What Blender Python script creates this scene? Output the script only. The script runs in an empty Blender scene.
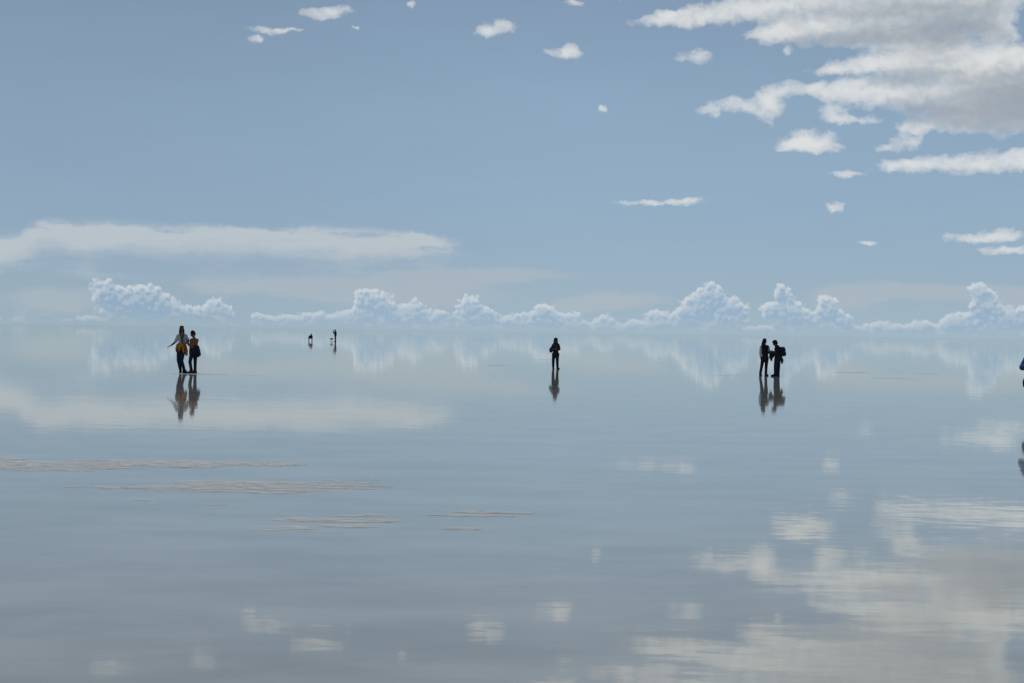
import bpy, bmesh, math, random
import numpy as np
from mathutils import Vector, Matrix, noise as mnoise

scene = bpy.context.scene
C = scene.collection
R = math.radians
random.seed(4)

# ------------------------------------------------------------------ camera
W, H = 1024, 683
LENS = 50.0
F = LENS / 36.0 * W                      # focal length in pixels
CAM_H = 1.70
ROLL = math.atan(0.0148)
PITCH = math.atan((341.5 - 331.5) / F)   # looking slightly down

fwd = Vector((0, math.cos(PITCH), -math.sin(PITCH)))
right0 = Vector((1, 0, 0))
up0 = right0.cross(fwd)
right = right0 * math.cos(ROLL) + up0 * math.sin(ROLL)
up = up0 * math.cos(ROLL) - right0 * math.sin(ROLL)

cam = bpy.data.cameras.new("camera")
cam.lens = LENS
cam.sensor_width = 36
cam.clip_start = 0.1
cam.clip_end = 200000
cam_o = bpy.data.objects.new("camera", cam)
M = Matrix((right, up, -fwd)).transposed().to_4x4()
M.translation = Vector((0, 0, CAM_H))
cam_o.matrix_world = M
C.objects.link(cam_o)
scene.camera = cam_o


def ray(px, py):
    return (right * (px - W / 2) + up * (H / 2 - py) + fwd * F).normalized()


def azel(px, py):
    d = ray(px, py)
    return math.degrees(math.atan2(d.x, d.y)), math.degrees(math.asin(d.z))


def ground(px, py):
    d = ray(px, py)
    t = CAM_H / -d.z
    return Vector((d.x * t, d.y * t, 0)), t


# ------------------------------------------------------------------ node helper
class NT:
    def __init__(self, tree):
        self.t = tree

    def n(self, typ, **kw):
        nd = self.t.nodes.new(typ)
        for k, v in kw.items():
            setattr(nd, k, v)
        return nd

    def set(self, sock, v):
        if isinstance(v, bpy.types.NodeSocket):
            self.t.links.new(v, sock)
        elif v is not None:
            sock.default_value = v

    def m(self, op, a, b=None, c=None, clamp=False):
        nd = self.n('ShaderNodeMath', operation=op, use_clamp=clamp)
        for i, v in enumerate((a, b, c)):
            self.set(nd.inputs[i], v)
        return nd.outputs[0]

    def v(self, op, a, b=None, c=None, out=0):
        nd = self.n('ShaderNodeVectorMath', operation=op)
        for i, v in enumerate((a, b, c)):
            if v is not None:
                self.set(nd.inputs[i], v)
        return nd.outputs[out]

    def vscale(self, a, s):
        nd = self.n('ShaderNodeVectorMath', operation='SCALE')
        self.set(nd.inputs[0], a)
        self.set(nd.inputs['Scale'], s)
        return nd.outputs[0]

    def xyz(self, a):
        nd = self.n('ShaderNodeSeparateXYZ')
        self.set(nd.inputs[0], a)
        return nd.outputs

    def comb(self, x, y, z):
        nd = self.n('ShaderNodeCombineXYZ')
        for i, v in enumerate((x, y, z)):
            self.set(nd.inputs[i], v)
        return nd.outputs[0]

    def noise(self, vec, scale=1, detail=5, rough=.5, lac=2.0, dist=0.0, color=False):
        nd = self.n('ShaderNodeTexNoise', noise_dimensions='3D')
        self.set(nd.inputs['Vector'], vec)
        nd.inputs['Scale'].default_value = scale
        nd.inputs['Detail'].default_value = detail
        nd.inputs['Roughness'].default_value = rough
        nd.inputs['Lacunarity'].default_value = lac
        nd.inputs['Distortion'].default_value = dist
        return nd.outputs['Color' if color else 'Fac']

    def voro(self, vec, scale=1, detail=0, rough=.5):
        nd = self.n('ShaderNodeTexVoronoi', voronoi_dimensions='2D', feature='SMOOTH_F1')
        self.set(nd.inputs['Vector'], vec)
        nd.inputs['Scale'].default_value = scale
        nd.inputs['Detail'].default_value = detail
        nd.inputs['Roughness'].default_value = rough
        nd.inputs['Smoothness'].default_value = .35
        return nd.outputs['Distance']

    def smooth(self, x, lo, hi, tlo=0.0, thi=1.0, kind='SMOOTHSTEP'):
        nd = self.n('ShaderNodeMapRange', interpolation_type=kind)
        self.set(nd.inputs[0], x)
        for i, v in enumerate((lo, hi, tlo, thi)):
            self.set(nd.inputs[i + 1], v)
        return nd.outputs[0]

    def mix(self, f, a, b):
        nd = self.n('ShaderNodeMix', data_type='RGBA')
        self.set(nd.inputs[0], f)
        self.set(nd.inputs[6], a)
        self.set(nd.inputs[7], b)
        return nd.outputs[2]

    def ramp(self, f, stops):
        nd = self.n('ShaderNodeValToRGB')
        self.set(nd.inputs[0], f)
        e = nd.color_ramp.elements
        while len(e) < len(stops):
            e.new(.5)
        for el, (p, c) in zip(e, stops):
            el.position = p
            el.color = (*c, 1)
        return nd.outputs[0]


def lin(r, g, b):
    f = lambda c: (c / 255 / 12.92) if c / 255 <= .04045 else ((c / 255 + .055) / 1.055) ** 2.4
    return (f(r), f(g), f(b))


# ------------------------------------------------------------------ world: sky and clouds
SUN_EL, SUN_AZ = 58.0, -24.0             # azimuth from +Y, negative = towards the left
STR = 0.10


def sky_col(r, g, b):
    return (*[c / STR for c in lin(r, g, b)], 1)


world = bpy.data.worlds.new("World")
scene.world = world
world.use_nodes = True
wt = world.node_tree
wt.nodes.clear()
w = NT(wt)
tc = w.n('ShaderNodeTexCoord')
dx, dy, dz = w.xyz(tc.outputs['Generated'])
az = w.m('MULTIPLY', w.m('ARCTAN2', dx, dy), 57.29578)
el = w.m('MULTIPLY', w.m('ARCSINE', dz), 57.29578)
P = w.comb(az, el, 0.0)

sky = w.n('ShaderNodeTexSky', sky_type='NISHITA', sun_disc=False)
sky.sun_elevation = R(SUN_EL)
sky.sun_rotation = R(SUN_AZ)
sky.altitude = 3650
sky.dust_density = 1.2

# thin high veil over the blue of the sky
veil = w.ramp(w.m('DIVIDE', el, 30.0, clamp=True), [
    (0.0, lin(152, 176, 194)), (0.05, lin(150, 173, 190)), (0.16, lin(144, 169, 191)),
    (0.30, lin(140, 165, 187)), (0.45, lin(130, 152, 173)), (1.0, lin(112, 138, 172))])
veil = w.v('SCALE', veil)
veil.node.inputs['Scale'].default_value = 1 / STR
vn = w.noise(w.v('MULTIPLY', P, (0.05, 0.16, 1)), 1.0, 3, .5)
vn2 = w.noise(w.v('MULTIPLY', P, (0.25, 1.6, 1)), 1.0, 4, .5)
side = w.smooth(az, -18, 4, 0.0, 0.10)
veil_gain = w.m('ADD', w.m('ADD', 0.84, side), w.m('ADD', w.m('MULTIPLY', vn, .10), w.m('MULTIPLY', vn2, .05)))
veil = w.vscale(veil, veil_gain)
vfac = w.smooth(el, 4, 45, .93, .55, 'LINEAR')
base = w.mix(vfac, sky.outputs[0], veil)


field_groups = {}


def field(vec, ells, grow=1.35):
    """sum of squared soft ellipses; ells given by where each cloud stands in the photo -> degrees of azimuth/elevation"""
    key = (tuple(ells), grow)
    if key not in field_groups:
        gt = bpy.data.node_groups.new("cloud_field", 'ShaderNodeTree')
        gt.interface.new_socket("Vector", in_out='INPUT', socket_type='NodeSocketVector')
        gt.interface.new_socket("Density", in_out='OUTPUT', socket_type='NodeSocketFloat')
        gg = NT(gt)
        p = gg.n('NodeGroupInput').outputs[0]
        acc = None
        for (px, py, rx, ry) in ells:
            a, e = azel(px, py)
            k = math.degrees(1 / F)
            rx, ry = rx * k * grow, ry * k * grow
            d = gg.v('MULTIPLY_ADD', p, (1 / rx, 1 / ry, 0), (-a / rx, -e / ry, 0))
            q = gg.v('DOT_PRODUCT', d, d, out=1)
            t = gg.m('MAXIMUM', gg.m('SUBTRACT', 1.0, q), 0.0)
            acc = gg.m('MULTIPLY_ADD', t, t, acc if acc is not None else 0.0)
        gg.set(gg.n('NodeGroupOutput').inputs[0], acc)
        field_groups[key] = gt
    nd = w.n('ShaderNodeGroup')
    nd.node_tree = field_groups[key]
    w.set(nd.inputs[0], vec)
    return nd.outputs[0]


def warp(vec, scale, amp, detail=5, rough=.55, z=0.0):
    c = w.noise(w.v('ADD', vec, (0, 0, z)), scale, detail, rough, color=True)
    return w.v('ADD', vec, w.v('MULTIPLY', w.v('SUBTRACT', c, (.5, .5, .5)), (amp[0], amp[1], 0)))


# ---- soft anvil and layer clouds
SOFT = [(240, 256, 190, 28), (110, 250, 85, 27), (52, 236, 26, 17), (330, 250, 110, 22), (405, 243, 52, 11), (180, 244, 120, 18),
        (14, 248, 34, 14), (26, 264, 30, 5), (-10, 258, 30, 16)]
SOFT2 = [(330, 288, 90, 12), (430, 280, 90, 10), (500, 274, 90, 8), (300, 283, 50, 9), (400, 296, 120, 14),
         (620, 300, 60, 10), (580, 305, 50, 10), (880, 291, 70, 11), (960, 293, 70, 10), (1010, 298, 40, 14),
         (840, 300, 40, 12), (60, 300, 60, 14), (215, 285, 40, 10)]
ps = warp(P, .5, (1.6, .60), 4, .55, 3.0)
ps = warp(ps, 2.2, (.5, .20), 5, .6, 9.0)
fs = field(ps, SOFT)
fs_up = field(w.v('ADD', ps, (-.05, .75, 0)), SOFT)
streak = w.noise(w.v('MULTIPLY', ps, (.40, 2.2, 1)), 1.0, 7, .64)
ds = w.smooth(w.m('MULTIPLY', fs, w.smooth(streak, .3, .7, .15, 1.7, 'LINEAR')), .02, .80)
fs2 = field(ps, SOFT2)
ds2 = w.smooth(w.m('ADD', fs2, w.m('MULTIPLY', w.m('SUBTRACT', streak, .5), .6)), .05, .9)
soft_c = w.mix(w.smooth(w.m('MULTIPLY_ADD', w.m('SUBTRACT', streak, .5), -2.2, fs_up), -.2, 2.4), sky_col(191, 199, 204), sky_col(150, 173, 192))
col = w.mix(w.m('MULTIPLY', ds2, .52), base, sky_col(178, 186, 193))
col = w.mix(w.m('MULTIPLY', ds, .82), col, soft_c)

# ---- cumulus towers on the horizon
TOWERS = [(104, 290, 14, 14), (112, 305, 18, 14), (131, 296, 14, 12), (150, 296, 18, 13), (146, 310, 24, 12), (168, 307, 12, 10),
          (185, 313, 14, 10), (205, 315, 16, 10), (217, 306, 11, 10), (226, 315, 9, 8), (340, 319, 10, 8), (505, 322, 9, 7), (570, 319, 14, 10), (545, 311, 10, 9), (604, 321, 12, 8), (632, 325, 10, 6), (655, 317, 12, 9), (918, 325, 10, 6), (955, 321, 12, 9),
          (258, 318, 10, 7), (275, 320, 14, 6), (300, 319, 18, 8), (322, 316, 12, 6),
          (366, 297, 15, 11), (372, 312, 20, 14), (387, 304, 11, 12), (352, 318, 16, 9), (398, 318, 14, 10),
          (413, 309, 12, 12), (416, 320, 16, 9), (437, 317, 12, 11), (470, 303, 12, 10), (471, 316, 20, 13), (486, 318, 14, 10),
          (522, 321, 16, 9), (546, 316, 15, 9), (555, 325, 18, 8), (585, 327, 22, 6), (615, 329, 18, 6), (640, 330, 20, 7),
          (711, 293, 15, 13), (713, 312, 26, 18), (735, 313, 16, 14), (692, 308, 14, 12), (680, 320, 20, 12), (660, 325, 16, 8),
          (782, 292, 10, 9), (786, 308, 18, 13), (797, 318, 18, 11), (768, 312, 9, 9), (827, 304, 13, 11), (831, 317, 18, 11), (848, 323, 10, 7),
          (760, 330, 20, 5), (870, 329, 12, 6), (886, 327, 14, 7), (905, 330, 12, 6), (930, 328, 11, 7), (949, 326, 10, 7),
          (978, 290, 10, 8), (985, 301, 14, 13), (992, 315, 26, 14), (1012, 322, 22, 11), (965, 326, 12, 8), (1035, 315, 16, 12),
          (-15, 320, 20, 6), (90, 320, 14, 4), (1075, 320, 22, 14), (-60, 318, 24, 8)]
pc = warp(P, 1.3, (.35, .25), 2, .5, 21.0)
pc = warp(pc, 6.0, (.10, .10), 3, .55, 31.0)


def tower_field(vec):
    lp = w.m('SUBTRACT', .40, w.voro(vec, 3.4, 1.4, .5))
    f = field(vec, TOWERS, 1.5)
    return w.m('MULTIPLY_ADD', lp, .80, f), w.m('MULTIPLY_ADD', lp, .50, f)


fc, fa = tower_field(pc)
fcu, fau = tower_field(w.v('ADD', pc, (-.06, .13, 0)))
floor_fade = w.smooth(el, -.02, .5)
dc = w.m('MULTIPLY', w.smooth(fa, .20, .50), floor_fade)
# flanks turned to the sun are bright, the rest of each tower stays in its own shade
g = w.smooth(w.m('SUBTRACT', fc, fcu), -.22, .50)
rim = w.smooth(fau, .05, .95, 1.0, 0.0)
lit = w.m('MULTIPLY_ADD', rim, .58, w.m('MULTIPLY', g, .42), clamp=True)
left = w.smooth(az, -14, -6, 1.0, 0.0)
core = w.mix(left, sky_col(148, 175, 199), sky_col(141, 169, 194))
cumul = w.mix(lit, core, sky_col(210, 217, 221))
lowhaze = w.smooth(el, .1, 1.3, .45, .03)
cumul = w.mix(lowhaze, cumul, sky_col(159, 180, 197))
col = w.mix(w.m('MULTIPLY', dc, .80), col, cumul)
# row of very distant low clouds
low = w.noise(w.v('MULTIPLY', P, (1.6, 3.2, 1)), 1.0, 5, .6)
dlow = w.m('MULTIPLY', w.smooth(low, .50, .66), w.m('MULTIPLY', w.smooth(el, .02, .2), w.smooth(el, .35, .75, 1.0, 0.0)))
col_low = w.mix(w.m('MULTIPLY', dlow, .35), col, sky_col(186, 199, 207))

# ---- nearer fair-weather clouds
NEAR = [(655, 21, 24, 5), (690, 19, 30, 8), (730, 12, 40, 9), (770, 6, 40, 10), (668, 14, 14, 3),
        (775, 33, 20, 8), (795, 30, 30, 12), (835, 20, 46, 20), (895, 12, 54, 26), (955, 14, 44, 24), (990, 6, 22, 18), (900, 38, 60, 6),
        (695, 56, 14, 6), (789, 52, 4, 5), (830, 71, 20, 4), (862, 66, 30, 7), (900, 64, 34, 8), (945, 64, 34, 10), (900, 52, 34, 9), (945, 48, 32, 10), (975, 66, 30, 12), (1000, 30, 14, 12),
        (710, 109, 13, 6), (736, 104, 14, 7), (766, 108, 16, 13), (772, 96, 14, 9), (800, 88, 22, 6), (840, 90, 32, 9), (880, 92, 40, 13), (930, 92, 46, 18),
        (990, 84, 40, 24), (1030, 80, 46, 32), (950, 118, 34, 12), (915, 127, 16, 6), (1000, 118, 40, 14), (1014, 58, 20, 10),
        (833, 112, 14, 7), (855, 120, 24, 4), (808, 140, 24, 9), (800, 146, 22, 6), (818, 146, 24, 5), (905, 142, 12, 8), (885, 149, 7, 3),
        (900, 166, 26, 6), (945, 165, 40, 8), (1000, 161, 34, 9), (1030, 158, 20, 7), (845, 173, 14, 3),
        (975, 238, 30, 4), (1000, 234, 18, 5), (1015, 250, 24, 4), (834, 208, 8, 4), (660, 202, 36, 3), (690, 199, 14, 2),
        (600, 108, 5, 3), (562, 53, 14, 4), (567, 49, 7, 5), (486, 33, 12, 5), (500, 27, 14, 6), (320, 14, 18, 5), (338, 10, 12, 4),
        (268, 30, 16, 3), (288, 30, 12, 2), (257, 38, 6, 3), (410, 5, 5, 3), (355, 27, 4, 2), (870, 243, 10, 2), (572, 2, 8, 3),
        # cloud above the frame, seen only in the water
        (700, -25, 60, 12), (820, -30, 90, 26), (930, -38, 90, 30), (1040, -30, 60, 20), (640, -8, 40, 6), (560, -22, 30, 8), (120, -14, 18, 3), (210, -8, 12, 3)]
pn = warp(P, .7, (.8, .5), 4, .55, 41.0)
pn = warp(pn, 2.4, (.50, .28), 5, .55, 51.0)


def near_density(vec, detail):
    f = w.m('MINIMUM', field(vec, NEAR, 1.75), 2.2)
    nz = w.noise(w.v('MULTIPLY', vec, (1, 1.35, 1)), 1.8, detail, .57)
    gate = w.m('MINIMUM', w.m('MULTIPLY', f, 3.5), 1.0)
    d = w.m('MULTIPLY_ADD', w.m('MULTIPLY', w.m('SUBTRACT', nz, .54), gate), 2.1, f)
    return w.m('MAXIMUM', w.m('SUBTRACT', d, .14), 0.0)


rho = near_density(pn, 7)
rho1 = near_density(w.v('ADD', pn, (-.14, .25, 0)), 3)
rho2 = near_density(w.v('ADD', pn, (-.35, .70, 0)), 2)
dn = w.m('SUBTRACT', 1.0, w.m('EXPONENT', w.m('MULTIPLY', w.m('POWER', rho, 1.25), -1.35)))
light = w.m('ADD', w.m('MULTIPLY', w.m('EXPONENT', w.m('MULTIPLY', rho1, -.45)), .45),
            w.m('MULTIPLY', w.m('EXPONENT', w.m('MULTIPLY', rho2, -.45)), .55))
bases = field(pn, [(905, 34, 70, 13), (960, 28, 40, 16), (840, 40, 50, 6), (985, 112, 70, 20), (925, 112, 40, 14), (900, 80, 40, 10), (1040, 95, 40, 30),
                   (830, 146, 20, 4), (960, 171, 60, 4), (880, 10, 120, 8), (860, -28, 140, 20), (1010, -30, 80, 20)], 1.7)
light = w.m('MULTIPLY', light, w.m('EXPONENT', w.m('MULTIPLY', bases, -.44)))
near_c = w.mix(w.smooth(light, .16, .70), sky_col(153, 162, 172), sky_col(224, 226, 225))
col_near = w.mix(w.m('MULTIPLY', dn, .97), base, near_c)


def background(c):
    b = w.n('ShaderNodeBackground')
    w.set(b.inputs[0], c)
    b.inputs[1].default_value = STR
    return b.outputs[0]


def mix_sh(f, a, b):
    nd = w.n('ShaderNodeMixShader')
    w.set(nd.inputs[0], f)
    w.set(nd.inputs[1], a)
    w.set(nd.inputs[2], b)
    return nd.outputs[0]


# the cloud banks are only worked out where they stand in the sky
step = lambda x, e: w.m('GREATER_THAN', x, e)
in_near = w.m('MAXIMUM', step(el, 4.95), w.m('MULTIPLY', step(az, 2.5), step(el, 2.75)))
in_bank = w.m('MULTIPLY', w.m('MULTIPLY', step(el, -1.0), w.m('LESS_THAN', el, 17.5)), w.m('LESS_THAN', w.m('ABSOLUTE', az), 25.0))
clouds = mix_sh(in_near, background(col_low), background(col_near))
out = w.n('ShaderNodeOutputWorld')
w.set(out.inputs[0], mix_sh(in_bank, background(base), clouds))
world.cycles.sampling_method = 'MANUAL'
world.cycles.sample_map_resolution = 256

# ------------------------------------------------------------------ sun
sl = bpy.data.lights.new("sun", 'SUN')
sl.energy = 2.6
sl.angle = R(0.53)
sl.color = (1, .95, .87)
so = bpy.data.objects.new("sun", sl)
to_sun = Vector((math.cos(R(SUN_EL)) * math.sin(R(SUN_AZ)), math.cos(R(SUN_EL)) * math.cos(R(SUN_AZ)), math.sin(R(SUN_EL))))
so.rotation_euler = to_sun.to_track_quat('Z', 'Y').to_euler()
so.location = (0, 0, 60)
C.objects.link(so)


# ------------------------------------------------------------------ object helpers
def link(name, me, mat=None, parent=None):
    o = bpy.data.objects.new(name, me)
    C.objects.link(o)
    if mat:
        me.materials.append(mat)
    if parent:
        o.parent = parent
    return o


def mat_new(name):
    m = bpy.data.materials.new(name)
    m.use_nodes = True
    m.node_tree.nodes.clear()
    return m, NT(m.node_tree)


# ------------------------------------------------------------------ water
def water_material():
    m, k = mat_new("shallow_water")
    geo = k.n('ShaderNodeNewGeometry')
    pos = geo.outputs['Position']
    px_, py_, _ = k.xyz(pos)
    # slow swell, wind ripples and a fine grain: slopes of the surface
    calm = k.noise(k.v('MULTIPLY', pos, (.045, .11, 0)), 1.0, 3, .5)
    calm = k.smooth(calm, .36, .66)
    near = k.m('MULTIPLY', k.smooth(py_, 8, 40, 1.0, .6), k.m('MINIMUM', 1.0, k.m('DIVIDE', 60.0, k.m('MAXIMUM', py_, 1.0))))
    sw = k.noise(k.v('MULTIPLY', pos, (.35, 1.5, 0)), 1.0, 2, .5, color=True)
    rp = k.noise(k.v('ADD', k.v('MULTIPLY', pos, (2.6, 8.0, 0)), (7, 3, 5)), 1.0, 3, .55, color=True)
    sw = k.v('MULTIPLY', k.v('SUBTRACT', sw, (.5, .5, .5)), k.vscale(k.comb(.005, .0045, 0.0), near))
    amp = k.m('MULTIPLY', near, k.m('MULTIPLY_ADD', calm, .015, .006))
    rp = k.v('MULTIPLY', k.v('SUBTRACT', rp, (.5, .5, .5)), k.comb(k.m('MULTIPLY', amp, .9), amp, 0.0))
    nrm = k.v('NORMALIZE', k.v('ADD', k.v('ADD', sw, rp), (0, 0, 1)))
    fr = k.n('ShaderNodeFresnel')
    fr.inputs['IOR'].default_value = 1.33
    fac = k.m('POWER', fr.outputs[0], .64)
    gl = k.n('ShaderNodeBsdfGlossy', distribution='MULTI_GGX')
    k.set(gl.inputs['Roughness'], k.m('MINIMUM', k.smooth(py_, 6, 60, .040, .038), k.m('DIVIDE', .62, k.m('SQRT', k.m('MAXIMUM', py_, 1.0)))))
    gl.inputs['Color'].default_value = (.985, .985, .955, 1)
    k.set(gl.inputs['Normal'], nrm)
    df = k.n('ShaderNodeBsdfDiffuse')
    bed = k.noise(k.v('MULTIPLY', pos, (.5, 1.1, 0)), 1.0, 6, .6)
    k.set(df.inputs[0], k.mix(k.smooth(bed, .3, .7), (.225, .222, .19, 1), (.32, .312, .27, 1)))
    mx = k.n('ShaderNodeMixShader')
    k.set(mx.inputs[0], fac)
    k.set(mx.inputs[1], df.outputs[0])
    k.set(mx.inputs[2], gl.outputs[0])
    o = k.n('ShaderNodeOutputMaterial')
    k.set(o.inputs[0], mx.outputs[0])
    return m


me = bpy.data.meshes.new("water")
S = 60000
me.from_pydata([(-S, -S, 0), (S, -S, 0), (S, S, 0), (-S, S, 0)], [], [(0, 1, 2, 3)])
wo = link("water", me, water_material())
wo["kind"] = "structure"


# ------------------------------------------------------------------ salt crust just breaking the surface
def salt_material():
    m, k = mat_new("wet_salt")
    geo = k.n('ShaderNodeNewGeometry')
    pos = geo.outputs['Position']
    n1 = k.noise(k.v('MULTIPLY', pos, (3, 9, 0)), 1.0, 6, .65)
    n2 = k.noise(pos, 60.0, 3, .6)
    c = k.ramp(n1, [(.28, (.34, .31, .265)), (.5, (.48, .445, .385)), (.72, (.57, .54, .48))])
    b = k.n('ShaderNodeBsdfPrincipled')
    k.set(b.inputs['Base Color'], c)
    b.inputs['Roughness'].default_value = .55
    bp = k.n('ShaderNodeBump')
    bp.inputs['Strength'].default_value = .35
    bp.inputs['Distance'].default_value = .004
    k.set(bp.inputs['Height'], n2)
    k.set(b.inputs['Normal'], bp.outputs[0])
    # the rim of each streak lies under a film of clear water that thickens outwards
    _, _, z = k.xyz(pos)
    tr = k.n('ShaderNodeBsdfTransparent')
    mx = k.n('ShaderNodeMixShader')
    brk = k.noise(k.v('MULTIPLY', pos, (5, 14, 0)), 1.0, 4, .6)
    k.set(mx.inputs[0], k.m('MULTIPLY', k.smooth(z, .0, .007), k.smooth(brk, .35, .6, .2, .56)))
    k.set(mx.inputs[1], tr.outputs[0])
    k.set(mx.inputs[2], b.outputs[0])
    o = k.n('ShaderNodeOutputMaterial')
    k.set(o.inputs[0], mx.outputs[0])
    return m


def vnoise(x, y, seed):
    """vectorised value noise"""
    xi, yi = np.floor(x).astype(np.int64), np.floor(y).astype(np.int64)
    fx, fy = x - xi, y - yi
    fx, fy = fx * fx * (3 - 2 * fx), fy * fy * (3 - 2 * fy)

    def h(a, b):
        n = (a * 374761393 + b * 668265263 + seed * 974634777) & 0xffffffff
        n = ((n ^ (n >> 13)) * 1274126177) & 0xffffffff
        return ((n ^ (n >> 16)) & 0xffff) / 65535.0
    return (h(xi, yi) * (1 - fx) + h(xi + 1, yi) * fx) * (1 - fy) + (h(xi, yi + 1) * (1 - fx) + h(xi + 1, yi + 1) * fx) * fy


def fbm(x, y, seed, octs=5, rough=.55):
    a, s, t = 1.0, 0.0, 0.0
    for i in range(octs):
        s = s + a * vnoise(x * 2 ** i, y * 2 ** i, seed + i)
        t += a
        a *= rough
    return s / t


def crust(patches, step_x, step_y, seed, verts, faces, level=.0, fx=.7, fy=5.0, hgt=.02):
    """patches: (px, py, half width px, half height px, gain): heights above water become faces"""
    g = []
    for (px, py, rx, ry, gain) in patches:
        c, _ = ground(px, py)
        a, _ = ground(px - rx, py)
        b, _ = ground(px, py - ry)
        g.append((c.x, c.y, abs(c.x - a.x), abs(b.y - c.y), gain))
    x0 = min(c[0] - c[2] * 1.2 for c in g); x1 = max(c[0] + c[2] * 1.2 for c in g)
    y0 = min(c[1] - c[3] * 1.2 for c in g); y1 = max(c[1] + c[3] * 1.2 for c in g)
    xs = np.arange(x0, x1, step_x); ys = np.arange(y0, y1, step_y)
    X, Y = np.meshgrid(xs, ys)
    env = np.zeros_like(X)
    wx = X + (fbm(X * .7, Y * 1.5, seed + 50) - .5) * 1.2
    wy = Y + (fbm(X * .45, Y * .8, seed + 60) - .5) * 1.3
    for (cx, cy, rx, ry, gain) in g:
        q = ((wx - cx) / rx) ** 2 + ((wy - cy) / ry) ** 2
        env = np.maximum(env, gain * np.clip(1 - q, 0, 1) ** .6)
    n = fbm(X * fx, Y * fy, seed, 5, .6)
    n = n + (fbm(X * 9, Y * 16, seed + 90, 3, .6) - .5) * .22
    Z = (np.where(env > 0, env * .56, -1) + n - .80 - level) * hgt * 2.0
    ok = Z > -.001
    face_ok = ok[:-1, :-1] & ok[1:, :-1] & ok[:-1, 1:] & ok[1:, 1:]
    idx = -np.ones(X.shape, int)
    used = np.zeros(X.shape, bool)
    for di in (0, 1):
        for dj in (0, 1):
            used[di:di + face_ok.shape[0], dj:dj + face_ok.shape[1]] |= face_ok
    base = len(verts)
    idx[used] = np.arange(used.sum()) + base
    for x, y, z in zip(X[used], Y[used], Z[used]):
        verts.append((x, y, min(z, .02)))
    I, J = np.nonzero(face_ok)
    for i, j in zip(I, J):
        faces.append((idx[i, j], idx[i, j + 1], idx[i + 1, j + 1], idx[i + 1, j]))


sv, sf = [], []
crust([(40, 466, 130, 6, 1.15), (170, 462, 150, 5, 1.1), (250, 463, 80, 3, .95), (5, 459, 50, 3, 1.0)], .04, .04, 3, sv, sf)
crust([(170, 489, 170, 4, 1.05), (270, 484, 130, 7, 1.0), (360, 482, 70, 8, .95)], .035, .035, 7, sv, sf)
crust([(350, 521, 95, 9, 1.0), (440, 511, 80, 5, .9), (300, 532, 100, 5, .85), (480, 530, 40, 3, .6), (230, 503, 60, 4, .6), (150, 500, 40, 3, .6), (70, 545, 50, 3, .5)], .035, .03, 11, sv, sf)
crust([(215, 374.6, 70, .8, 1.1), (185, 374.2, 30, .7, 1.1)], .06, .12, 15, sv, sf, fy=.8)
crust([(895, 378.6, 34, .7, 1.2), (848, 372.5, 22, .5, 1.1), (925, 373.6, 14, .35, 1.0), (735, 375.6, 24, .5, .95)], .06, .12, 19, sv, sf, fy=.8)
crust([(498, 365.5, 20, .5, 1.1), (545, 359.4, 10, .35, 1.0)], .06, .12, 23, sv, sf, fy=.8)
me = bpy.data.meshes.new("salt_crust")
me.from_pydata(sv, [], sf)
for p in me.polygons:
    p.use_smooth = True
so_ = link("salt_crust", me, salt_material())
so_["kind"] = "stuff"
so_["label"] = "thin tan streaks of salt crust just breaking the shallow water"


# ------------------------------------------------------------------ people
def cloth_material(name, col, var=.25, rough=.85, scale=14.0, sheen=0.0):
    m, k = mat_new(name)
    t = k.n('ShaderNodeTexCoord')
    n = k.noise(t.outputs['Object'], scale, 5, .6)
    a = tuple(c * (1 - var) for c in col) + (1,)
    b_ = tuple(min(1, c * (1 + var)) for c in col) + (1,)
    b = k.n('ShaderNodeBsdfPrincipled')
    k.set(b.inputs['Base Color'], k.mix(k.smooth(n, .3, .7), a, b_))
    b.inputs['Roughness'].default_value = rough
    b.inputs['Specular IOR Level'].default_value = .25
    bp = k.n('ShaderNodeBump')
    bp.inputs['Strength'].default_value = .5
    bp.inputs['Distance'].default_value = .012
    k.set(bp.inputs['Height'], k.noise(t.outputs['Object'], scale * .8, 4, .5))
    k.set(b.inputs['Normal'], bp.outputs[0])
    o = k.n('ShaderNodeOutputMaterial')
    k.set(o.inputs[0], b.outputs[0])
    return m


MAT = {
    'skin': cloth_material("skin", (.14, .08, .052), .12, .55, 9),
    'hair_dark': cloth_material("dark_hair", (.012, .010, .009), .35, .9, 40),
    'hair_brown': cloth_material("brown_hair", (.035, .022, .015), .35, .9, 40),
    'black': cloth_material("black_cloth", (.014, .015, .018), .3),
    'navy': cloth_material("navy_cloth", (.018, .024, .045), .3),
    'charcoal': cloth_material("charcoal_cloth", (.03, .033, .04), .3),
    'white': cloth_material("white_cotton", (.52, .49, .53), .12),
    'orange': cloth_material("orange_cloth", (.55, .20, .025), .3),
    'rust': cloth_material("rust_cloth", (.22, .09, .05), .25),
    'olive': cloth_material("olive_scarf", (.10, .11, .06), .3),
    'dark_red': cloth_material("dark_red_cloth", (.10, .035, .028), .3),
    'blue': cloth_material("blue_cap_cloth", (.02, .09, .20), .25),
    'teal': cloth_material("teal_cloth", (.02, .06, .09), .25),
    'pale': cloth_material("pale_sleeve_cloth", (.6, .58, .6), .12),
    'rubber': cloth_material("boot_rubber", (.012, .013, .015), .2, .4),
    'eye': cloth_material("eye_surface", (.02, .015, .012), .2, .15),
    'metal': cloth_material("grey_metal", (.10, .10, .11), .15, .4),
}

V = Vector


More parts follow.
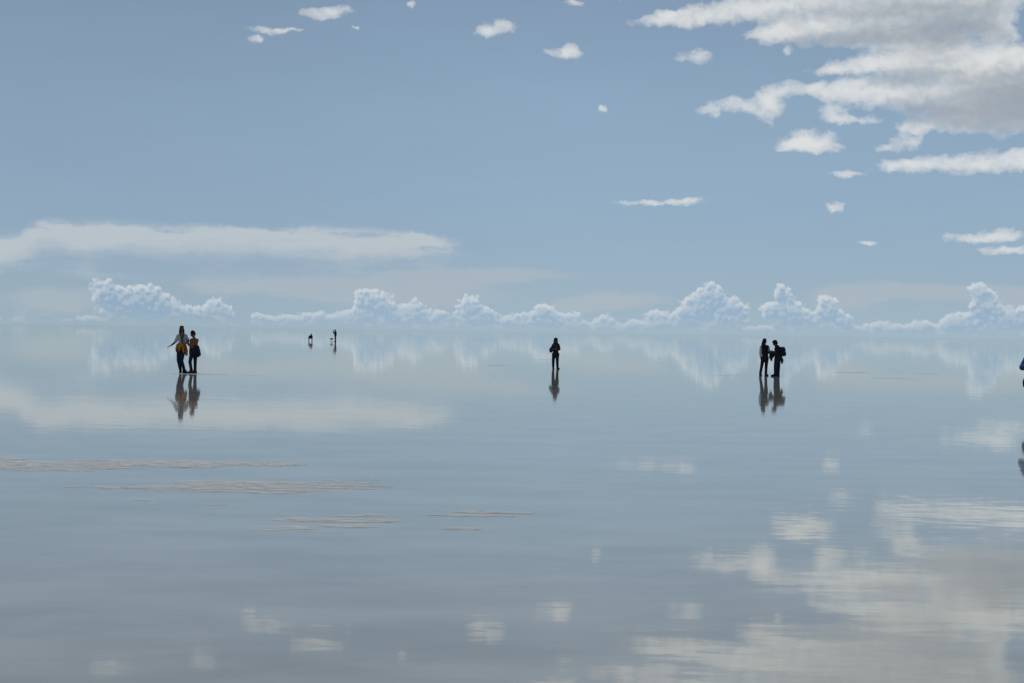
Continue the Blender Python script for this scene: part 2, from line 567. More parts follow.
def capsule(bm, p0, r0, p1, r1, seg=12):
    """tapered capsule"""
    p0, p1 = V(p0), V(p1)
    d = p1 - p0
    L = max(d.length, 1e-5)
    q = (d / L).to_track_quat('Z', 'Y')
    rings = []
    prof = []
    for i in range(1, 5):
        a = -math.pi / 2 + math.pi / 2 * i / 4
        prof.append((r0 * math.cos(a), r0 * math.sin(a)))
    for i in range(0, 4):
        a = math.pi / 2 * i / 4
        prof.append((r1 * math.cos(a), L + r1 * math.sin(a)))
    b0 = bm.verts.new(p0 + q @ V((0, 0, -r0)))
    b1 = bm.verts.new(p0 + q @ V((0, 0, L + r1)))
    for r, z in prof:
        rings.append([bm.verts.new(p0 + q @ V((r * math.cos(2 * math.pi * j / seg), r * math.sin(2 * math.pi * j / seg), z))) for j in range(seg)])
    for j in range(seg):
        k = (j + 1) % seg
        bm.faces.new((b0, rings[0][k], rings[0][j]))
        bm.faces.new((b1, rings[-1][j], rings[-1][k]))
        for a, b in zip(rings[:-1], rings[1:]):
            bm.faces.new((a[j], a[k], b[k], b[j]))


def ellipsoid(bm, c, r, rot=None, su=16, sv_=10):
    mt = Matrix.Translation(V(c)) @ (rot.to_4x4() if rot else Matrix.Identity(4)) @ Matrix.Diagonal((*r, 1))
    bmesh.ops.create_uvsphere(bm, u_segments=su, v_segments=sv_, radius=1, matrix=mt)


def chain(bm, pts, rad):
    for (a, ra), (b, rb) in zip(zip(pts[:-1], rad[:-1]), zip(pts[1:], rad[1:])):
        capsule(bm, a, ra, b, rb)


def flesh(name, bm, mat, parent, voxel=.012, smooth=6):
    """fuse overlapping volumes into ONE continuous skin"""
    me = bpy.data.meshes.new(name)
    bm.to_mesh(me)
    bm.free()
    tmp = bpy.data.objects.new("fuse", me)
    C.objects.link(tmp)
    md = tmp.modifiers.new("r", 'REMESH')
    md.mode = 'VOXEL'
    md.voxel_size = voxel
    sm = tmp.modifiers.new("s", 'SMOOTH')
    sm.iterations = smooth
    sm.factor = .5
    dg = bpy.context.evaluated_depsgraph_get()
    dg.update()
    res = bpy.data.meshes.new_from_object(tmp.evaluated_get(dg))
    bpy.data.objects.remove(tmp)
    bpy.data.meshes.remove(me)
    res.name = name
    for p in res.polygons:
        p.use_smooth = True
    res.materials.clear()
    return link(name, res, mat, parent)


def basis(fwd_, up_=(0, 0, 1)):
    f = V(fwd_).normalized()
    r = f.cross(V(up_)).normalized()
    u = r.cross(f).normalized()
    return Matrix((r, f, u)).transposed()      # columns: right, forward, up


def head_prims(bm, c, B, s=1.0):
    """skull, jaw, nose, brow, lips and ears; B = basis of the head (right, forward, up)"""
    c = V(c)
    P_ = lambda x, y, z: c + B @ V((x * s, y * s, z * s))
    ellipsoid(bm, P_(0, -.012, .025), (.074 * s, .092 * s, .088 * s), B)
    ellipsoid(bm, P_(0, .022, -.045), (.056 * s, .066 * s, .072 * s), B)
    ellipsoid(bm, P_(0, .062, -.085), (.026 * s, .024 * s, .022 * s), B)      # chin
    capsule(bm, P_(0, .080, .018), .010 * s, P_(0, .104, -.022), .015 * s)     # nose
    capsule(bm, P_(-.04, .070, .026), .012 * s, P_(.04, .070, .026), .012 * s)  # brow
    capsule(bm, P_(-.018, .084, -.056), .009 * s, P_(.018, .084, -.056), .009 * s)  # lips
    for sx in (-1, 1):
        ellipsoid(bm, P_(sx * .046, .058, -.02), (.018 * s, .02 * s, .02 * s), B)  # cheek
        ellipsoid(bm, P_(sx * .076, -.005, -.005), (.010 * s, .020 * s, .032 * s), B)  # ear


def hand_prims(bm, wrist, d, nrm, side, curl=.35, s=1.0):
    """palm, four unequal fingers bent at the knuckles and a thumb from the side of the palm"""
    wrist = V(wrist)
    d = V(d).normalized()
    nrm = V(nrm)
    nrm = (nrm - d * nrm.dot(d)).normalized()
    a = d.cross(nrm) * side
    ellipsoid(bm, wrist + d * .045 * s, (.040 * s, .052 * s, .016 * s), Matrix((a, d, nrm)).transposed())
    for i, (off_, L) in enumerate(((-.030, .062), (-.010, .075), (.010, .078), (.030, .068))):
        k0 = wrist + d * .085 * s + a * off_ * s
        c1 = curl * .8
        d1 = d * math.cos(c1) + nrm * math.sin(c1)
        k1 = k0 + d1 * L * .5 * s
        c2 = curl * 2.1
        d2 = d * math.cos(c2) + nrm * math.sin(c2)
        k2 = k1 + d2 * L * .5 * s
        chain(bm, [wrist + d * .05 * s + a * off_ * .8 * s, k0, k1, k2], [.010 * s, .0095 * s, .009 * s, .0075 * s])
    t0 = wrist + d * .03 * s + a * .034 * s
    t1 = t0 + (d * .6 + a * .7 + nrm * .2).normalized() * .035 * s
    t2 = t1 + (d * .85 + a * .25 + nrm * .45).normalized() * .03 * s
    chain(bm, [t0, t1, t2], [.013 * s, .011 * s, .009 * s])


def foot_prims(bm, ankle, d, s=1.0, grow=0.0):
    ankle = V(ankle)
    d = V((d[0], d[1], 0)).normalized()
    g = grow
    heel = V((ankle.x, ankle.y, .035 * s)) - d * .035 * s
    ball = V((ankle.x, ankle.y, .030 * s)) + d * .12 * s
    toe = V((ankle.x, ankle.y, .026 * s)) + d * .175 * s
    chain(bm, [ankle, heel], [.042 * s + g, .035 * s + g])
    chain(bm, [ankle, ball, toe], [.042 * s + g, .034 * s + g, .026 * s + g])
    chain(bm, [heel, ball], [.035 * s + g, .034 * s + g])


def wrap(name, mat, parent, centre, rows, seg=56, thick=.012, seed=0, fold=.012, tilt=0.0):
    """a hanging cloth band: rows = (z, radius x, radius y, offset x, offset y); hem waves with the folds"""
    bm = bmesh.new()
    inner, outer = [], []
    for ri, (z, rx, ry, ox, oy) in enumerate(rows):
        ro, rin = [], []
        for j in range(seg):
            a = 2 * math.pi * j / seg
            f = ri / max(1, len(rows) - 1)
            wv = fold * f * (math.sin(a * 7 + seed) + .6 * math.sin(a * 11 + seed * 2.3))
            zz = z + f * (.03 * math.sin(a * 3 + seed) + .018 * math.sin(a * 5 + seed * 1.7)) + tilt * math.cos(a) * f
            x, y = (rx + wv) * math.cos(a) + ox, (ry + wv) * math.sin(a) + oy
            ro.append(bm.verts.new((centre[0] + x, centre[1] + y, zz)))
            rin.append(bm.verts.new((centre[0] + x - thick * math.cos(a), centre[1] + y - thick * math.sin(a), zz)))
        outer.append(ro)
        inner.append(rin)
    for j in range(seg):
        k = (j + 1) % seg
        for i in range(len(rows) - 1):
            bm.faces.new((outer[i][k], outer[i][j], outer[i + 1][j], outer[i + 1][k]))
            bm.faces.new((inner[i][j], inner[i][k], inner[i + 1][k], inner[i + 1][j]))
        bm.faces.new((outer[0][j], outer[0][k], inner[0][k], inner[0][j]))
        bm.faces.new((outer[-1][k], outer[-1][j], inner[-1][j], inner[-1][k]))
    bmesh.ops.recalc_face_normals(bm, faces=bm.faces)
    me = bpy.data.meshes.new(name)
    bm.to_mesh(me)
    bm.free()
    for p in me.polygons:
        p.use_smooth = True
    return link(name, me, mat, parent)


def mid(a, b, t=.5):
    return V(a).lerp(V(b), t)


class Person:
    """joints in metres in a frame whose x runs to the right of the photo, y away from it, z up"""

    def __init__(self, foot_px, label, group, J, head_dir, s=1.0, z0=0.0):
        loc, _ = ground(*foot_px)
        e = bpy.data.objects.new("person", None)
        C.objects.link(e)
        e.location = loc
        e["label"] = label
        e["category"] = "person"
        if group:
            e["group"] = group
        e.empty_display_size = .2
        # turn so that the local y axis points away along the line of sight
        e.rotation_euler = (0, 0, -math.atan2(loc.x, loc.y))
        self.o, self.J, self.s = e, {k: V(v) for k, v in J.items()}, s
        self.B = basis(head_dir[0], head_dir[1] if len(head_dir) > 1 else (0, 0, 1))

    def body(self, curl=(.4, .4), palm=None, foot_dir=None):
        J, s, bm = self.J, self.s, bmesh.new()
        palm = palm or {}
        foot_dir = foot_dir or {}
        ax = (J['shl_R'] - J['shl_L'])
        chestB = basis(ax.cross(J['neck'] - J['pelvis']), J['neck'] - J['pelvis'])
        ellipsoid(bm, mid(J['shl_L'], J['shl_R']).lerp(J['chest'], .55), (.145 * s, .10 * s, .17 * s), chestB)
        ellipsoid(bm, J['waist'], (.118 * s, .085 * s, .14 * s), chestB)
        ellipsoid(bm, J['pelvis'], (.140 * s, .10 * s, .11 * s), chestB)
        capsule(bm, J['pelvis'], .10 * s, J['chest'], .10 * s)
        capsule(bm, mid(J['shl_L'], J['shl_R'], .2), .06 * s, mid(J['shl_L'], J['shl_R'], .8), .06 * s)
        capsule(bm, mid(J['shl_L'], J['shl_R']), .066 * s, J['neck'], .052 * s)
        capsule(bm, J['neck'], .052 * s, J['head'] + self.B @ V((0, -.015, -.04)) * s, .050 * s)
        head_prims(bm, J['head'], self.B, s)
        for k in 'LR':
            chain(bm, [mid(J['shl_L'], J['shl_R']).lerp(J['shl_' + k], .6), J['shl_' + k], J['elb_' + k]], [.06 * s, .055 * s, .040 * s])
            chain(bm, [J['elb_' + k], mid(J['elb_' + k], J['wri_' + k], .3), J['wri_' + k]], [.040 * s, .041 * s, .026 * s])
            d = J['hnd_' + k] - J['wri_' + k] if 'hnd_' + k in J else J['wri_' + k] - J['elb_' + k]
            hand_prims(bm, J['wri_' + k], d, palm.get(k, (0, 1, 0)), -1 if k == 'L' else 1, curl[0 if k == 'L' else 1], s)
            chain(bm, [J['pelvis'].lerp(J['hip_' + k], .8), J['hip_' + k], J['kne_' + k]], [.09 * s, .083 * s, .055 * s])
            chain(bm, [J['kne_' + k], mid(J['kne_' + k], J['ank_' + k], .35), J['ank_' + k]], [.053 * s, .056 * s, .036 * s])
            foot_prims(bm, J['ank_' + k], foot_dir.get(k, (0, -1)), s)
        self.body_o = flesh("body", bm, MAT['skin'], self.o, .0085 * s, 2)
        for sx in (-1, 1):
            b2 = bmesh.new()
            ellipsoid(b2, J['head'] + self.B @ V((sx * .031, .078, .004)) * s, (.012 * s,) * 3, None, 10, 8)
            me = bpy.data.meshes.new("eye")
            b2.to_mesh(me)
            b2.free()
            link("eye", me, MAT['eye'], self.o)

    def trousers(self, mat, g=.020, hem=.93, name="trousers"):
        J, s, bm = self.J, self.s, bmesh.new()
        ax = (J['shl_R'] - J['shl_L'])
        cb = basis(ax.cross(V((0, 0, 1))), (0, 0, 1))
        ellipsoid(bm, J['pelvis'], (.143 * s + g * .6, .105 * s + g * .6, .115 * s), cb)
        for k in 'LR':
            e = J['kne_' + k].lerp(J['ank_' + k], hem)
            chain(bm, [J['pelvis'].lerp(J['hip_' + k], .8), J['hip_' + k], J['kne_' + k], e],
                  [.092 * s + g * .6, .086 * s + g, .058 * s + g, .050 * s + g * .7])
        return flesh(name, bm, mat, self.o, .011 * s, 3)

    def top(self, mat, sleeves=(1.0, 1.0), g=.02, low=None, name="jacket", bulk=0.0):
        """sleeve value 0 none .. 1 to the wrist"""
        J, s, bm = self.J, self.s, bmesh.new()
        ax = (J['shl_R'] - J['shl_L'])
        cb = basis(ax.cross(J['neck'] - J['pelvis']), J['neck'] - J['pelvis'])
        low = J['pelvis'] if low is None else V(low)
        ellipsoid(bm, mid(J['shl_L'], J['shl_R']).lerp(J['chest'], .55), (.150 * s + g + bulk, .108 * s + g + bulk, .175 * s), cb)
        ellipsoid(bm, J['waist'], (.130 * s + g + bulk, .098 * s + g + bulk, .15 * s), cb)
        ellipsoid(bm, low, (.140 * s + g + bulk, .108 * s + g + bulk, .07 * s), cb)
        capsule(bm, low, .11 * s + g, J['chest'], .112 * s + g)
        capsule(bm, mid(J['shl_L'], J['shl_R'], .15), .062 * s + g, mid(J['shl_L'], J['shl_R'], .85), .062 * s + g)
        capsule(bm, mid(J['shl_L'], J['shl_R']), .07 * s + g, J['neck'], .058 * s)
        for k, v in zip('LR', sleeves):
            if v <= 0:
                continue
            st = mid(J['shl_L'], J['shl_R']).lerp(J['shl_' + k], .6)
            if v <= .5:
                chain(bm, [st, J['shl_' + k], J['shl_' + k].lerp(J['elb_' + k], v * 2)], [.062 * s + g, .058 * s + g, .050 * s + g])
            else:
                chain(bm, [st, J['shl_' + k], J['elb_' + k], J['elb_' + k].lerp(J['wri_' + k], (v - .5) * 2)],
                      [.062 * s + g, .058 * s + g, .044 * s + g, .034 * s + g * .8])
        return flesh(name, bm, mat, self.o, .011 * s, 3)

    def boots(self, mat, foot_dir=None, height=.35, g=.014):
        J, s = self.J, self.s
        foot_dir = foot_dir or {}
        for k in 'LR':
            bm = bmesh.new()
            foot_prims(bm, J['ank_' + k], foot_dir.get(k, (0, -1)), s, g)
            chain(bm, [J['ank_' + k], J['ank_' + k].lerp(J['kne_' + k], height)], [.042 * s + g, .052 * s + g])
            flesh("boot", bm, mat, self.o, .010 * s, 2)

    def hair(self, mat, strands=(), cap=1.0, rad=.03, bun=None):
        J, s, bm = self.J, self.s, bmesh.new()
        c, B = J['head'], self.B
        rnd = random.Random(hash(tuple(c)) & 0xffff)
        ellipsoid(bm, c + B @ V((0, -.026, .040)) * s, (.086 * s * cap, .094 * s * cap, .090 * s * cap), B)
        ellipsoid(bm, c + B @ V((0, -.055, -.01)) * s, (.080 * s * cap, .062 * s * cap, .085 * s * cap), B)
        for i in range(16):
            a = rnd.uniform(0, 2 * math.pi)
            t = rnd.uniform(.2, 1)
            q = c + B @ V((.078 * math.cos(a) * t, -.03 + .075 * math.sin(a) * t, .05 + .075 * math.sqrt(max(0, 1 - t * t)))) * s
            ellipsoid(bm, q, (.03 * s, .03 * s, .022 * s), B, 8, 6)
        for path in strands:
            pts = [c + B @ V(p) * s for p in path]
            n = len(pts)
            chain(bm, pts, [rad * s * (1 - .45 * i / max(1, n - 1)) for i in range(n)])
        return flesh("hair", bm, mat, self.o, .011 * s, 2)

    def part(self, name, mat, prims, voxel=.011, smooth=3, parent=None):
        bm = bmesh.new()
        for p in prims:
            if p[0] == 'c':
                chain(bm, [V(x) for x in p[1]], p[2])
            elif p[0] == 'e':
                ellipsoid(bm, p[1], p[2], p[3] if len(p) > 3 else None)
            elif p[0] == 'b':
                q = bmesh.ops.create_cube(bm, size=1, matrix=Matrix.Translation(V(p[1])) @ (p[3].to_4x4() if len(p) > 3 else Matrix.Identity(4)) @ Matrix.Diagonal((*p[2], 1)))
        return flesh(name, bm, mat, parent or self.o, voxel, smooth)


LONG = [[(x, -.06, .02), (x * 1.15, -.085, -.12), (x * 1.2, -.09, -.24), (x * .9, -.085, -.33)] for x in (-.055, -.025, 0, .025, .055)]

# ---- left woman: white top, orange jacket round her waist, arm held out
J = dict(head=(-.01, -.02, 1.605), neck=(0, 0, 1.455), shl_L=(-.125, 0, 1.375), shl_R=(.125, -.01, 1.375), chest=(0, 0, 1.27), waist=(.0, 0, 1.10),
         pelvis=(-.02, .0, .92), elb_L=(-.235, -.02, 1.13), wri_L=(-.40, -.06, .995), hnd_L=(-.49, -.08, .955), elb_R=(.22, -.05, 1.13), wri_R=(.22, -.20, 1.24), hnd_R=(.24, -.28, 1.26),
         hip_L=(-.10, 0, .86), hip_R=(.06, 0, .86), kne_L=(-.12, -.05, .47), kne_R=(-.0, -.08, .46), ank_L=(-.035, .04, .10), ank_R=(.095, .02, .105))
p = Person((181.5, 373.0), "person in white top with orange jacket tied at the waist, one arm held out", "people standing in the shallow water", J, [(.25, -1, -.05)], .95)
fd = {'L': (-.1, -1), 'R': (.9, -.5)}
p.body(palm={'L': (0, 0, -1), 'R': (-1, 0, 0)}, foot_dir=fd)
p.trousers(MAT['navy'], .008, .8)
p.boots(MAT['rubber'], fd, .45)
p.top(MAT['white'], (.42, .42), .014, (0, 0, 1.08), "shirt")
p.part("scarf", MAT['olive'], [('c', [(-.055, -.06, 1.46), (-.02, -.135, 1.34), (.01, -.14, 1.16), (.02, -.13, 1.04)], [.036, .046, .044, .036]), ('c', [(.06, -.05, 1.46), (.03, -.135, 1.34)], [.034, .04])])
p.part("tied_jacket", MAT['orange'], [('c', [(-.15, -.03, 1.03), (-.03, -.12, 1.05), (.12, -.05, 1.02)], [.05, .05, .05]), ('e', (0, .02, .97), (.165, .13, .10)),
       ('c', [(-.15, .02, 1.0), (-.17, .03, .88), (-.175, .03, .80)], [.06, .065, .045]), ('c', [(.12, -.02, .98), (.15, .0, .82), (.17, .02, .67)], [.06, .07, .045]),
       ('c', [(.02, -.13, 1.04), (.05, -.15, .88), (.07, -.15, .76)], [.045, .05, .03]), ('c', [(-.04, -.12, 1.03), (-.09, -.14, .90), (-.10, -.13, .82)], [.04, .045, .03])])
p.hair(MAT['hair_brown'], LONG + [[(-.07, .0, -.01), (-.09, -.01, -.12), (-.10, .03, -.24)], [(.07, .0, -.01), (.085, .0, -.12), (.09, .03, -.22)]])

# ---- left companion: rust top, dark garment tied at the waist, head bent over the hands
J = dict(head=(-.045, -.03, 1.435), neck=(.0, 0, 1.28), shl_L=(-.09, -.13, 1.20), shl_R=(.10, .12, 1.205), chest=(.02, 0, 1.10), waist=(.03, 0, .96),
         pelvis=(.0, 0, .80), elb_L=(-.07, -.20, .97), wri_L=(-.22, -.14, 1.08), hnd_L=(-.28, -.10, 1.11), elb_R=(.03, .17, .98), wri_R=(-.18, .10, 1.06), hnd_R=(-.26, .06, 1.10),
         hip_L=(-.06, -.07, .76), hip_R=(.05, .07, .76), kne_L=(-.13, -.08, .42), kne_R=(.055, .06, .41), ank_L=(-.075, -.06, .09), ank_R=(.055, .08, .09))
p = Person((193.5, 373.2), "person in rust brown top, dark garment tied at the waist, looking down at hands", "people standing in the shallow water", J, [(-.85, -.45, -.55)], .92)
fd = {'L': (-1, -.5), 'R': (-.9, -.3)}
p.body(curl=(.7, .7), palm={'L': (0, 1, .2), 'R': (0, -1, .2)}, foot_dir=fd)
p.trousers(MAT['navy'], .010, .95)
p.boots(MAT['rubber'], fd, .2)
p.top(MAT['rust'], (.9, .9), .024, (.03, 0, .90), "jacket")
wrap("tied_jacket", MAT['black'], p.o, (.02, 0), [(1.01, .165, .135, 0, 0), (.92, .185, .16, 0, 0), (.80, .20, .175, .01, 0), (.70, .205, .18, .02, 0), (.62, .20, .175, .03, 0)], seed=2.0, tilt=.02)
p.hair(MAT['hair_dark'], [], 1.06)
p.part("phone", MAT['black'], [('b', (-.29, -.02, 1.13), (.012, .075, .14))], .006, 0)

# ---- person alone in the middle, hands together at the front
J = dict(head=(.015, -.03, 1.32), neck=(.0, 0, 1.175), shl_L=(-.105, .03, 1.09), shl_R=(.115, -.05, 1.09), chest=(.0, 0, 1.01), waist=(.0, 0, .88),
         pelvis=(.0, 0, .73), elb_L=(-.165, .02, .89), wri_L=(-.06, -.16, .895), hnd_L=(-.0, -.20, .92), elb_R=(.165, -.08, .92), wri_R=(.10, -.19, .94), hnd_R=(.04, -.22, .95),
         hip_L=(-.075, 0, .69), hip_R=(.085, 0, .69), kne_L=(-.10, -.02, .38), kne_R=(.085, -.03, .38), ank_L=(-.10, .03, .08), ank_R=(.10, .0, .08))
p = Person((555.3, 368.9), "person standing alone in dark clothes and hood, dark red front, hands joined at the chest", "people standing in the shallow water", J, [(.7, -.8, -.12)], .88)
fd = {'L': (.2, -1), 'R': (.5, -1)}
p.body(curl=(.8, .8), palm={'L': (0, 1, 0), 'R': (0, 1, 0)}, foot_dir=fd)
p.trousers(MAT['black'], .018, .9)
p.boots(MAT['rubber'], fd, .3)
p.top(MAT['black'], (.92, .92), .028, (.0, 0, .72), "jacket", .012)
p.part("shirt", MAT['dark_red'], [('c', [(.03, -.155, 1.09), (.035, -.17, 1.0), (.03, -.165, .90)], [.04, .05, .045])])
p.hair(MAT['hair_dark'], [[(-.06, -.02, 0), (-.075, -.05, -.10), (-.07, -.06, -.17)], [(.06, -.03, 0), (.07, -.05, -.10)], [(0, -.07, 0), (0, -.10, -.12), (0, -.1, -.18)]], 1.22, .045)
p.part("hood", MAT['black'], [('e', (.0, .035, 1.285), (.105, .10, .12)), ('e', (.0, .03, 1.18), (.125, .10, .08)), ('e', (-.01, .06, 1.36), (.085, .08, .075))])
p.part("shoulder_bag", MAT['charcoal'], [('e', (-.21, .07, .87), (.09, .10, .13)), ('e', (-.17, .07, .96), (.07, .08, .09))])
p.part("bag_strap", MAT['charcoal'], [('c', [(-.20, .02, .98), (-.06, -.12, 1.10), (.06, -.06, 1.17)], [.016, .016, .016])], .008, 1)

# ---- right woman: long hair, dark vest over pale sleeves, seen from behind
J = dict(head=(.01, .02, 1.44), neck=(.0, 0, 1.29), shl_L=(-.135, -.03, 1.21), shl_R=(.145, .05, 1.21), chest=(.01, 0, 1.10), waist=(.03, 0, .96),
         pelvis=(.03, 0, .79), elb_L=(-.165, -.04, .98), wri_L=(-.155, -.01, .78), hnd_L=(-.15, .02, .70), elb_R=(.21, .08, .99), wri_R=(.31, .16, .95), hnd_R=(.36, .20, .95),
         hip_L=(-.05, 0, .75), hip_R=(.10, .02, .75), kne_L=(-.10, .02, .41), kne_R=(.085, .05, .41), ank_L=(-.155, -.02, .085), ank_R=(.075, .03, .085))
p = Person((764.0, 375.8), "person with long dark hair down the back, dark vest and pale sleeves, turned away", "people standing in the shallow water", J, [(.55, .85, -.1)], .92)
fd = {'L': (.3, 1), 'R': (.6, 1)}
p.body(palm={'L': (1, 0, 0), 'R': (-.5, .5, 0)}, foot_dir=fd)
p.trousers(MAT['black'], .012, .95)
p.boots(MAT['rubber'], fd, .2)
p.top(MAT['pale'], (.95, .95), .012, (.03, 0, .84), "shirt")
p.top(MAT['black'], (0, 0), .032, (.04, 0, .74), "vest")
p.hair(MAT['hair_dark'], [[(x, -.07, .0), (x * 1.2, -.10, -.14), (x * 1.25, -.11, -.28), (x, -.10, -.40)] for x in (-.06, -.03, 0, .03, .06)], 1.05, .034)

# ---- right companion: tousled hair, backpack, bent over what the two hold
J = dict(head=(-.07, .0, 1.375), neck=(-.0, 0, 1.25), shl_L=(.02, -.14, 1.17), shl_R=(.06, .14, 1.18), chest=(.05, 0, 1.06), waist=(.05, 0, .90),
         pelvis=(.05, 0, .76), elb_L=(-.03, -.19, .96), wri_L=(-.19, -.14, 1.00), hnd_L=(-.25, -.10, 1.02), elb_R=(-.0, .19, .94), wri_R=(-.17, .12, .94), hnd_R=(-.24, .08, .96),
         hip_L=(.02, -.07, .73), hip_R=(.08, .07, .73), kne_L=(-.025, -.06, .40), kne_R=(.09, .07, .40), ank_L=(-.03, -.05, .085), ank_R=(.085, .08, .085))
p = Person((776.0, 376.2), "person with tousled hair and a black backpack, bent over something held in both hands", "people standing in the shallow water", J, [(-.9, -.25, -.5)], .90)
fd = {'L': (-1, -.3), 'R': (-1, .1)}
p.body(curl=(.7, .7), palm={'L': (0, 1, .2), 'R': (0, -1, .2)}, foot_dir=fd)
p.trousers(MAT['navy'], .026, .95)
p.boots(MAT['rubber'], fd, .2)
p.top(MAT['black'], (.92, .92), .030, (.06, 0, .80), "jacket", .01)
p.hair(MAT['hair_dark'], [[(-.05, .05, .09), (-.06, .08, .10)], [(.05, .04, .10), (.07, .06, .11)], [(0, -.08, .07), (0, -.12, .09)], [(0, -.06, -.02), (0, -.07, -.09)]], 1.26, .036)
p.part("collar", MAT['black'], [('e', (.02, .0, 1.245), (.095, .10, .065))])
p.part("backpack", MAT['black'], [('e', (.25, .0, 1.03), (.125, .16, .21), Matrix.Rotation(R(12), 3, 'Y')), ('e', (.31, .0, .94), (.10, .13, .11)), ('e', (.22, .0, 1.17), (.07, .11, .06))])
p.part("backpack_strap", MAT['charcoal'], [('c', [(.18, -.12, 1.20), (.05, -.15, 1.26), (-.07, -.12, 1.12), (.08, -.14, .94)], [.02] * 4)], .008, 1)
p.part("backpack_strap", MAT['charcoal'], [('c', [(.18, .12, 1.20), (.05, .15, 1.26), (-.07, .12, 1.12), (.08, .14, .94)], [.02] * 4)], .008, 1)
p.part("tied_jacket", MAT['charcoal'], [('e', (.10, 0, .80), (.15, .14, .08)), ('c', [(.19, .02, .80), (.24, .02, .66), (.235, .02, .55)], [.06, .065, .04])])
p.part("camera", MAT['black'], [('b', (-.27, -.01, .985), (.07, .13, .09)), ('c', [(-.28, -.01, .985), (-.35, -.01, .985)], [.034, .034])], .007, 1)
p.part("draped_jacket", MAT['black'], [('c', [(-.10, .02, .98), (-.20, .0, 1.0), (-.28, .0, .98)], [.07, .075, .06]), ('c', [(-.20, .0, .98), (-.215, .0, .80), (-.20, .0, .66)], [.085, .085, .04]), ('c', [(-.12, .03, .95), (-.13, .03, .82)], [.07, .05])])

# ---- far person crouching with the knees apart
J = dict(head=(.12, -.22, .90), neck=(.08, -.12, .80), shl_L=(-.12, -.06, .70), shl_R=(.17, -.04, .74), chest=(.03, .0, .64), waist=(.01, .08, .53),
         pelvis=(-.0, .14, .44), elb_L=(-.22, -.14, .52), wri_L=(-.10, -.30, .48), hnd_L=(-.05, -.34, .50), elb_R=(.25, -.14, .54), wri_R=(.12, -.30, .50), hnd_R=(.06, -.35, .50),
         hip_L=(-.09, .14, .43), hip_R=(.09, .14, .43), kne_L=(-.22, -.15, .42), kne_R=(.22, -.15, .42), ank_L=(-.19, .03, .08), ank_R=(.20, .03, .08))
p = Person((310.4, 341.2), "tiny distant person in dark clothes crouched low with knees apart", "people standing in the shallow water", J, [(.1, -1, -.35)], .95)
fd = {'L': (-.3, -1), 'R': (.3, -1)}
p.body(palm={'L': (0, 1, 0), 'R': (0, 1, 0)}, foot_dir=fd)
p.trousers(MAT['black'], .014, .95)
p.boots(MAT['rubber'], fd, .2)
p.top(MAT['black'], (.9, .9), .03, None, "jacket", .01)
p.hair(MAT['hair_dark'], [], 1.1)

# ---- far person standing in profile, camera raised
J = dict(head=(-.02, 0, 1.50), neck=(.01, 0, 1.35), shl_L=(.0, -.16, 1.27), shl_R=(.03, .15, 1.27), chest=(.02, 0, 1.16), waist=(.02, 0, 1.0),
         pelvis=(.02, 0, .84), elb_L=(-.20, -.18, 1.13), wri_L=(-.24, -.08, 1.36), hnd_L=(-.23, -.03, 1.43), elb_R=(-.18, .17, 1.14), wri_R=(-.24, .07, 1.36), hnd_R=(-.23, .03, 1.43),
         hip_L=(.0, -.08, .80), hip_R=(.03, .08, .80), kne_L=(-.01, -.08, .44), kne_R=(.05, .08, .44), ank_L=(.01, -.07, .09), ank_R=(.06, .09, .09))
p = Person((335.2, 341.6), "tiny distant person standing upright in profile, holding a camera up to the face", "people standing in the shallow water", J, [(-1, -.1, 0)], .97)
fd = {'L': (-1, -.2), 'R': (-1, .2)}
p.body(curl=(.8, .8), palm={'L': (0, 1, 0), 'R': (0, -1, 0)}, foot_dir=fd)
p.trousers(MAT['black'], .02, .95)
p.boots(MAT['rubber'], fd, .2)
p.top(MAT['black'], (.92, .92), .045, None, "jacket", .03)
p.hair(MAT['hair_dark'], [[(0, -.07, 0), (0, -.09, -.1)]], 1.08)
p.part("camera", MAT['black'], [('b', (-.22, 0, 1.49), (.07, .14, .10)), ('c', [(-.24, 0, 1.49), (-.34, 0, 1.49)], [.04, .04])], .008, 1)

# ---- person at the right edge, an elbow reaching into view
J = dict(head=(.02, -.02, 1.50), neck=(.02, 0, 1.35), shl_L=(-.155, 0, 1.28), shl_R=(.19, .0, 1.28), chest=(.02, 0, 1.16), waist=(.02, 0, 1.0),
         pelvis=(.02, 0, .84), elb_L=(-.265, .02, 1.07), wri_L=(-.10, -.17, 1.13), hnd_L=(-.03, -.22, 1.17), elb_R=(.30, .02, 1.08), wri_R=(.14, -.17, 1.13), hnd_R=(.07, -.22, 1.17),
         hip_L=(-.07, 0, .80), hip_R=(.11, 0, .80), kne_L=(-.085, -.02, .44), kne_R=(.12, -.02, .44), ank_L=(-.08, .02, .09), ank_R=(.13, .02, .09))
p = Person((1034.5, 415.5), "person in a blue jacket mostly cut off by the photo's right edge", "people standing in the shallow water", J, [(-.2, -1, -.1)], .97)
fd = {'L': (.1, -1), 'R': (.2, -1)}
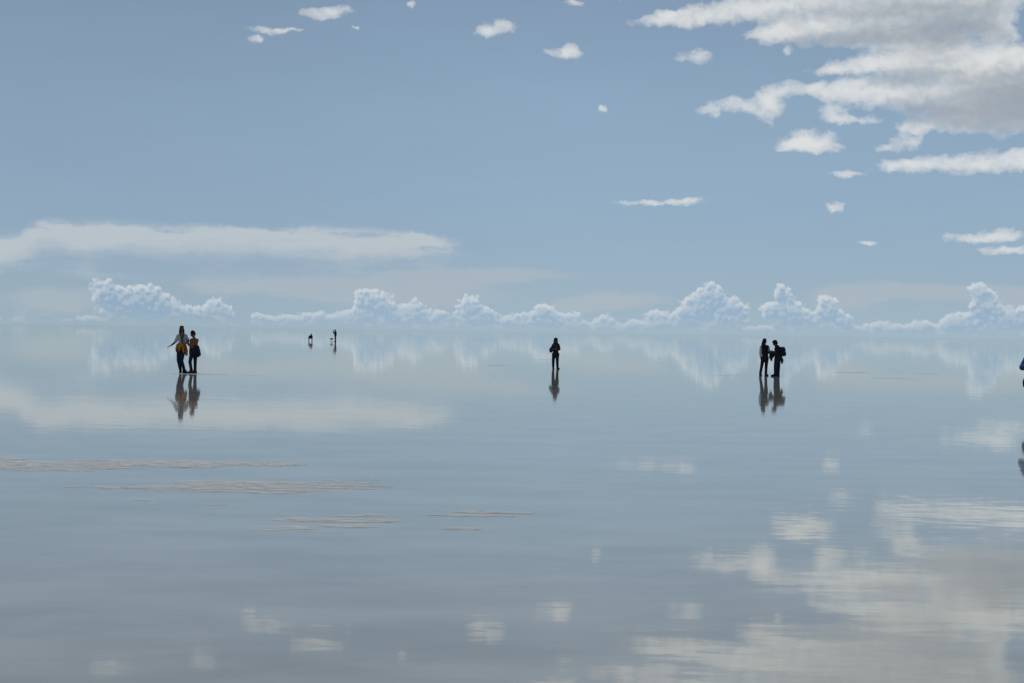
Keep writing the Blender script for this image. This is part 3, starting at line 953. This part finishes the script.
p.body(curl=(.8, .8), palm={'L': (0, 1, 0), 'R': (0, 1, 0)}, foot_dir=fd)
p.trousers(MAT['charcoal'], .018, .92)
p.boots(MAT['rubber'], fd, .3)
p.top(MAT['blue'], (.95, .95), .034, None, "jacket", .01)
p.hair(MAT['hair_dark'], [[(0, -.07, 0), (0, -.09, -.12)]], 1.05)
p.part("shoulder_bag", MAT['black'], [('e', (-.20, .05, .72), (.065, .10, .13))])
p.part("bag_strap", MAT['black'], [('c', [(-.20, .04, .84), (-.04, -.15, 1.15), (.12, -.06, 1.36)], [.016] * 3)], .008, 1)

# ---- low dark stool beside the far standing person
loc, dist = ground(331.6, 341.8)
st = bpy.data.objects.new("folding_stool", None)
C.objects.link(st)
st.location = loc
st["label"] = "tiny low dark stool standing in the water beside the distant photographer"
st["category"] = "stool"


def simple(name, bm, mat, parent):
    me = bpy.data.meshes.new(name)
    bm.to_mesh(me)
    bm.free()
    return link(name, me, mat, parent)


bm = bmesh.new()
bmesh.ops.create_cube(bm, size=1, matrix=Matrix.Translation((0, 0, .40)) @ Matrix.Diagonal((.42, .34, .16, 1)))
bmesh.ops.bevel(bm, geom=bm.edges[:], offset=.045, segments=3, profile=.5, affect='EDGES')
simple("seat", bm, MAT['black'], st)
for sx in (-1, 1):
    for sy in (-1, 1):
        bm = bmesh.new()
        capsule(bm, (sx * .16, sy * .12, .34), .012, (-sx * .17, sy * .12, .0), .012, 8)
        simple("leg", bm, MAT['metal'], st)

# ------------------------------------------------------------------ render settings
scene.render.engine = 'CYCLES'
scene.cycles.use_adaptive_sampling = True
scene.cycles.adaptive_threshold = 0.006
scene.cycles.adaptive_min_samples = 6
scene.cycles.use_denoising = False
scene.cycles.max_bounces = 6
scene.cycles.glossy_bounces = 3
scene.cycles.caustics_reflective = False
scene.cycles.caustics_refractive = False
scene.render.film_transparent = False
vs = scene.view_settings
vs.view_transform = 'Standard'
vs.look = 'None'
vs.gamma = 1
vs.exposure = 0
vs.use_curve_mapping = False
